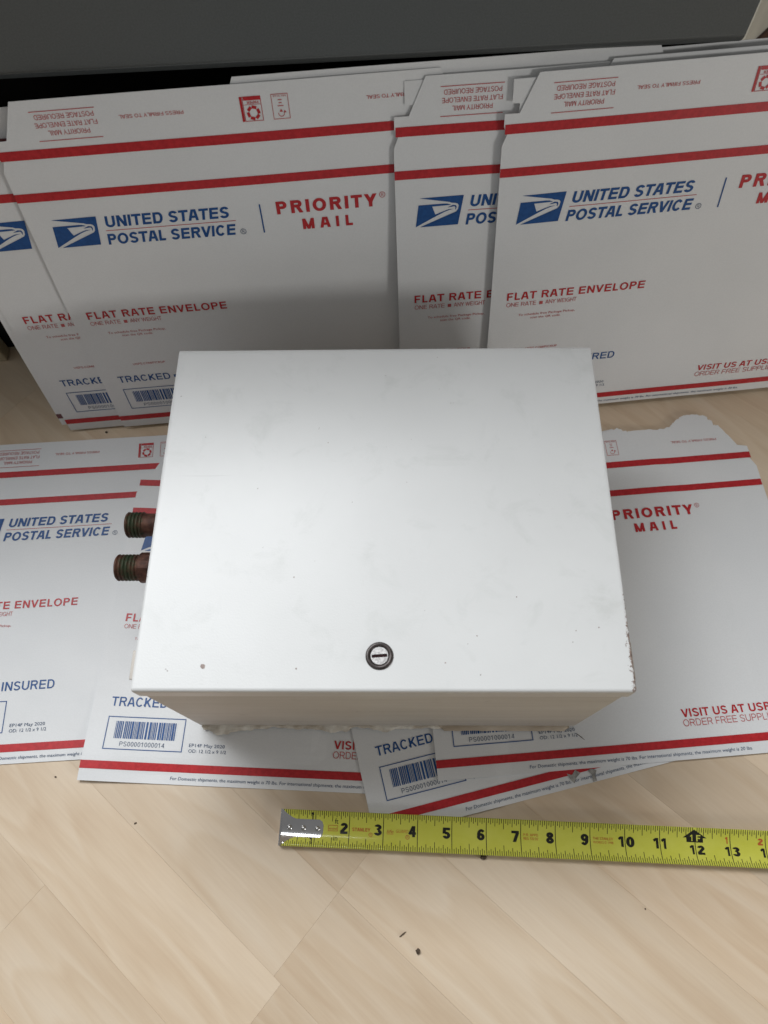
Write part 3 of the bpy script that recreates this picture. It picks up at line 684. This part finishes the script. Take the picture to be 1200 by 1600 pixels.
# paint chips and specks on the lid
def chip(x, y, r, m):
    pts = [(x + r * (0.8 + 0.35 * random.random()) * math.cos(a * math.pi / 4), y + r * (0.8 + 0.35 * random.random()) * math.sin(a * math.pi / 4)) for a in range(8)]
    V = [(p[0], p[1], BH + 0.0012) for p in pts] + [(x, y, BH + 0.006)]
    me('paint_chip', V, [(i, (i + 1) % 8, 8) for i in range(8)], m, box)
CHIPM = simple('primer_spot', (0.24, 0.18, 0.16), (0.38, 0.31, 0.28), 500, 0.8)
def lid_xy(x, y): return ((x - BX) * math.cos(BYAW) + (y - BY) * math.sin(BYAW), -(x - BX) * math.sin(BYAW) + (y - BY) * math.cos(BYAW))
for gx, gy, r in ((-4.43, 3.76, 0.062), (-2.24, 3.59, 0.022), (1.25, 3.55, 0.018), (2.05, 4.15, 0.016), (3.1, 5.05, 0.016), (-2.3, 5.85, 0.018), (-1.4, 9.6, 0.014), (4.95, 4.2, 0.018), (4.4, 4.15, 0.015)):
    lx, ly = lid_xy(gx, gy); chip(lx, ly, r, CHIPM)

# two corroded pipe fittings in the left side
def fitting(gy, tip, collar):
    lx, ly = lid_xy(-6.0, gy)
    prof = [(0.0, -tip + 0.25), (0.31, -tip + 0.25), (0.33, -tip), (0.375, -tip + 0.015)]
    z = -tip + 0.05
    while z < -tip + 0.60: prof += [(0.408, z), (0.406, z + 0.03), (0.375, z + 0.06)]; z += 0.11
    prof += [(0.36, z + 0.02), (0.36, -tip + 0.95), (0.39, -tip + 0.97)]
    z = -tip + 0.98
    while z < -tip + 1.45: prof += [(0.406, z), (0.404, z + 0.03), (0.380, z + 0.06)]; z += 0.11
    prof += [(0.385, -1.0 + 0.2), (0.385, 0.2)]
    V, Fc = lathe(prof, 72, 'x')
    o = me('pipe_fitting', V, Fc, COPPER, box); o.location = (0, ly * K, 2.5 * K)
    if collar:
        pr = [(0.37, -1.62), (0.455, -1.60), (0.465, -1.56), (0.465, -1.18), (0.45, -1.14), (0.37, -1.12)]
        V, Fc = lathe(pr, 26, 'x')
        V = [(x, y * (1 + 0.012 * (-1) ** (i // 6)), z * (1 + 0.012 * (-1) ** (i // 6))) for i, (x, y, z) in enumerate(V)]
        c = me('knurled_collar', V, Fc, COPPER, o)
fitting(9.08, 2.24, False)
fitting(7.66, 2.34, True)

# ------------------------------------------------------------------ tape measure
TX, TY, TYAW = -3.489, 0.294, -0.089
tp = thing('tape_measure', 'yellow steel tape measure blade with chrome end hook lying across the floor', 'tape measure', (TX, TY, 0), TYAW)
def tz(w): return 0.085 + 0.15 * (w / 0.5) ** 2
def tmap(s, w, l=0): return (s, w * 0.985, tz(w) + l)
V, Fc = [], []; NS, NW = 60, 16
for i in range(NS + 1):
    for j in range(NW + 1): V.append(tmap(0.03 + 22 * i / NS, -0.5 + j / NW))
nv = len(V); V += [(a, b, c - 0.008) for a, b, c in V]
for i in range(NS):
    for j in range(NW):
        a = i * (NW + 1) + j; q = (a, a + NW + 1, a + NW + 2, a + 1); Fc.append(q); Fc.append(tuple(x + nv for x in reversed(q)))
for i in range(NS):
    for j in (0, NW): a = i * (NW + 1) + j; b = a + NW + 1; Fc.append((a, a + nv, b + nv, b) if j == 0 else (b, b + nv, a + nv, a))
me('blade', V, Fc, YELLOW, tp, True)
def split(geo, nmax=0.06):     # keep print close to the curved blade
    return geo
def tprint(name, geo, m, lift=0.0035):
    bm = bmesh.new(); vs = [bm.verts.new((u, v, 0)) for u, v in geo[0]]
    for f in geo[1]:
        try: bm.faces.new([vs[i] for i in f])
        except Exception: pass
    for j in range(1, NW): bmesh.ops.bisect_plane(bm, geom=bm.verts[:] + bm.edges[:] + bm.faces[:], plane_co=(0, -0.5 + j / NW, 0), plane_no=(0, 1, 0))
    bm.normal_update(); bm.faces.index_update()
    bmesh.ops.reverse_faces(bm, faces=[f for f in bm.faces if f.normal.z < 0])
    for v in bm.verts: v.co = Vector(tmap(v.co.x, v.co.y, lift + (0.0004 * (v.link_faces[0].index % 5) if lift > 0.004 else 0)))
    bmesh.ops.scale(bm, vec=(K, K, K), verts=bm.verts)
    d = bpy.data.meshes.new(name); bm.to_mesh(d); bm.free(); d.materials.append(m)
    o = bpy.data.objects.new(name, d); C.objects.link(o); o.parent = tp; return o
ticks = []
for k in range(1, 22 * 16):
    s = k / 16
    if k % 16 == 0: ticks.append(rect2(s - 0.010, s + 0.010, -0.497, 0.497 if s < 12 or s > 12 else 0.2)); continue
    l = 0.28 if k % 8 == 0 else (0.215 if k % 4 == 0 else (0.165 if k % 2 == 0 else 0.125))
    w = 0.0085
    ticks.append(rect2(s - w, s + w, 0.497 - l, 0.497)); ticks.append(rect2(s - w, s + w, -0.497, -0.497 + l))
tk = tprint('graduation_marks', join2(*ticks), BLACKINK); tk['kind'] = 'stuff'
nums = []
for n_ in range(2, 10): nums.append(text2d(str(n_), n_ - 0.27, n_ - 0.045, -0.11, 0.30, 0.05))
nums += [text2d('1', 0.86, 0.93, 0.24, 0.20, 0.05), text2d('1', 0.86, 0.93, -0.42, 0.18, 0.04)]
for n_ in (10, 11): nums += [text2d('1', n_ - 0.20, n_ - 0.045, -0.11, 0.28, 0.05), text2d(str(n_)[1], n_ + 0.03, n_ + (0.27 if n_ == 10 else 0.17), -0.11, 0.28, 0.05)]
for n_ in range(12, 20): nums += [text2d('1', n_ - 0.17, n_ - 0.045, -0.22, 0.24, 0.05), text2d(str(n_)[1], n_ + 0.04, n_ + 0.25, -0.22, 0.24, 0.05)]
nums += [text2d('ft', 1.57, 1.67, 0.16, 0.15, 0.03), text2d('in', 1.55, 1.67, -0.30, 0.15, 0.03)]
for g in nums: tprint('numeral', g, BLACKINK, 0.0045)
house = poly2([(11.66, 0.22), (11.98, 0.44), (12.34, 0.22), (12.23, 0.22), (12.23, 0.10), (11.76, 0.10), (11.76, 0.22)])
hs = tprint('foot_marker', house, BLACKINK, 0.0045)
tprint('foot_lettering', join2(text2d('1', 11.86, 11.93, 0.13, 0.17, 0.02), text2d('F', 12.04, 12.16, 0.13, 0.17, 0.03)), YELLOW, 0.0065)
reds = [text2d('1', 12.86, 12.93, 0.10, 0.18, 0.05), text2d('2', 13.78, 13.93, 0.10, 0.18, 0.05), text2d('3', 14.78, 14.93, 0.10, 0.18, 0.05),
        text2d('STANLEY', 2.09, 2.62, -0.02, 0.095, 0.03), ring2(2.63, -0.10, 0.058, 0.012), text2d('R', 2.605, 2.655, -0.13, 0.06),
        frame2(1.38, 1.66, -0.045, 0.115, 0.012, 1), text2d('mini', 1.41, 1.63, -0.01, 0.08, 0.0),
        text2d('life', 3.10, 3.30, -0.03, 0.10, 0.0, 0.25), rect2(3.10, 3.30, -0.06, -0.048), text2d('GUARD', 3.36, 3.74, -0.01, 0.085, -0.004, 0.25), ring2(3.71, -0.12, 0.062, 0.014), text2d('R', 3.685, 3.735, -0.15, 0.06),
        text2d('P.R. APPD', 7.08, 7.50, 0.06, 0.07, 0.01), text2d('REG. 532 D2', 7.08, 7.50, -0.04, 0.07, 0.01),
        text2d('THE STANLEY', 9.08, 9.66, 0.05, 0.07, 0.01), text2d('WORKS \u00a9 1998', 9.08, 9.66, -0.05, 0.07, 0.01)]
for g in reds: tprint('red_lettering', g, ORANGE, 0.0045)
# end hook: stamped plate, flared at the end, tongue with three rivets
pl = [(0.0, -0.50), (0.02, -0.50), (0.12, -0.40), (0.30, -0.29), (0.42, -0.245), (1.12, -0.245), (1.20, -0.20), (1.235, -0.10), (1.235, 0.10), (1.20, 0.20), (1.12, 0.245), (0.42, 0.245), (0.30, 0.29), (0.12, 0.40), (0.02, 0.50), (0.0, 0.50)]
def hz(w): return tz(w) + 0.012
bm = bmesh.new(); f = bm.faces.new([bm.verts.new((x, y, 0)) for x, y in pl])
bmesh.ops.triangulate(bm, faces=bm.faces[:])
for j in range(1, 20): bmesh.ops.bisect_plane(bm, geom=bm.verts[:] + bm.edges[:] + bm.faces[:], plane_co=(0, -0.5 + j / 20, 0), plane_no=(0, 1, 0))
for x in (0.2, 0.45, 0.7, 0.95): bmesh.ops.bisect_plane(bm, geom=bm.verts[:] + bm.edges[:] + bm.faces[:], plane_co=(x, 0, 0), plane_no=(1, 0, 0))
for v in bm.verts: v.co.z = hz(v.co.y)
r = bmesh.ops.solidify(bm, geom=bm.faces[:], thickness=0.02)
hk = bm_obj('end_hook', bm, CHROME, tp, True)
try: hk.data.set_sharp_from_angle(angle=math.radians(40))
except Exception: pass
bm = bmesh.new(); box_bm(bm, -0.035, 0.004, -0.5, 0.5, 0.012, 0.20); bmesh.ops.bevel(bm, geom=bm.edges[:], offset=0.008, segments=2, affect='EDGES', profile=0.5); bm_obj('hook_lip', bm, CHROME, hk)
for x in (0.25, 0.66, 1.07):
    V, Fc = lathe([(0.0, 0.055), (0.035, 0.05), (0.062, 0.033), (0.075, 0.0)], 20)
    o = me('rivet', V, Fc, RIVET, hk, True); o.location = (x * K, 0.0, hz(0) * K)

# ------------------------------------------------------------------ crumbs
def crumb(x, y, z, r, label, stretch=(1, 1, 0.6), rot=0.0):
    bm = bmesh.new(); bmesh.ops.create_icosphere(bm, subdivisions=2, radius=r)
    for v in bm.verts:
        k = 1 + 0.55 * noise.noise(v.co / r * 1.3 + Vector((x * 3, y, 0))); v.co = Vector((v.co.x * stretch[0] * k, v.co.y * stretch[1] * k, v.co.z * stretch[2] * k))
    lo = min(v.co.z for v in bm.verts)
    for v in bm.verts: v.co.z -= lo
    o = bm_obj('crumb', bm, CRUMB); o.location = Vector((x, y, z)) * K; o.rotation_euler = (0, 0, rot); tag(o, label, 'crumb', 'specks of dirt on the floor')
def G(px, py, z=0.0):
    d = fw + r_ * ((px - 600) / F_PX) - u_ * ((py - 800) / F_PX); t = (z - CAM_H) / d.z
    return d.x * t, d.y * t
for px, py, z, r, st, rot, lab in ((87, 1214, 0, 0.026, (1.2, 1, .6), 0, 'tiny crumb on the floor below the far left envelope'),
      (212, 1286, 0, 0.027, (1.6, .8, .6), 0.5, 'small crumb on a plank left of the tape hook'),
      (755, 1339, 0, 0.085, (1.0, .8, .6), 0.2, 'dark fluffy crumb touching the lower edge of the tape measure'),
      (763, 1334, 0, 0.05, (1.4, .6, .6), 0.9, 'thin dark fleck beside the fluffy crumb under the tape measure'),
      (629, 1460, 0, 0.03, (4.2, .6, .6), 0.6, 'thin brown splinter on the floor in the foreground'),
      (653, 1486, 0, 0.062, (1.0, 1.15, .7), 0.0, 'round brown crumb just below the thin splinter'),
      (1008, 1420, 0, 0.022, (1, 1, .7), 0.0, 'tiny dot of dirt on the floor at lower right'),
      (167, 676, 0, 0.045, (1, 1, .7), 0.0, 'small crumb on the floor between standing and lying envelopes'),
      (907, 1151, 0.19, 0.018, (9, .7, .6), -0.75, 'thin plaster sliver by the right front bottom corner of the box')):
    x, y = G(px, py, z); crumb(x, y, z, r, lab, st, rot)
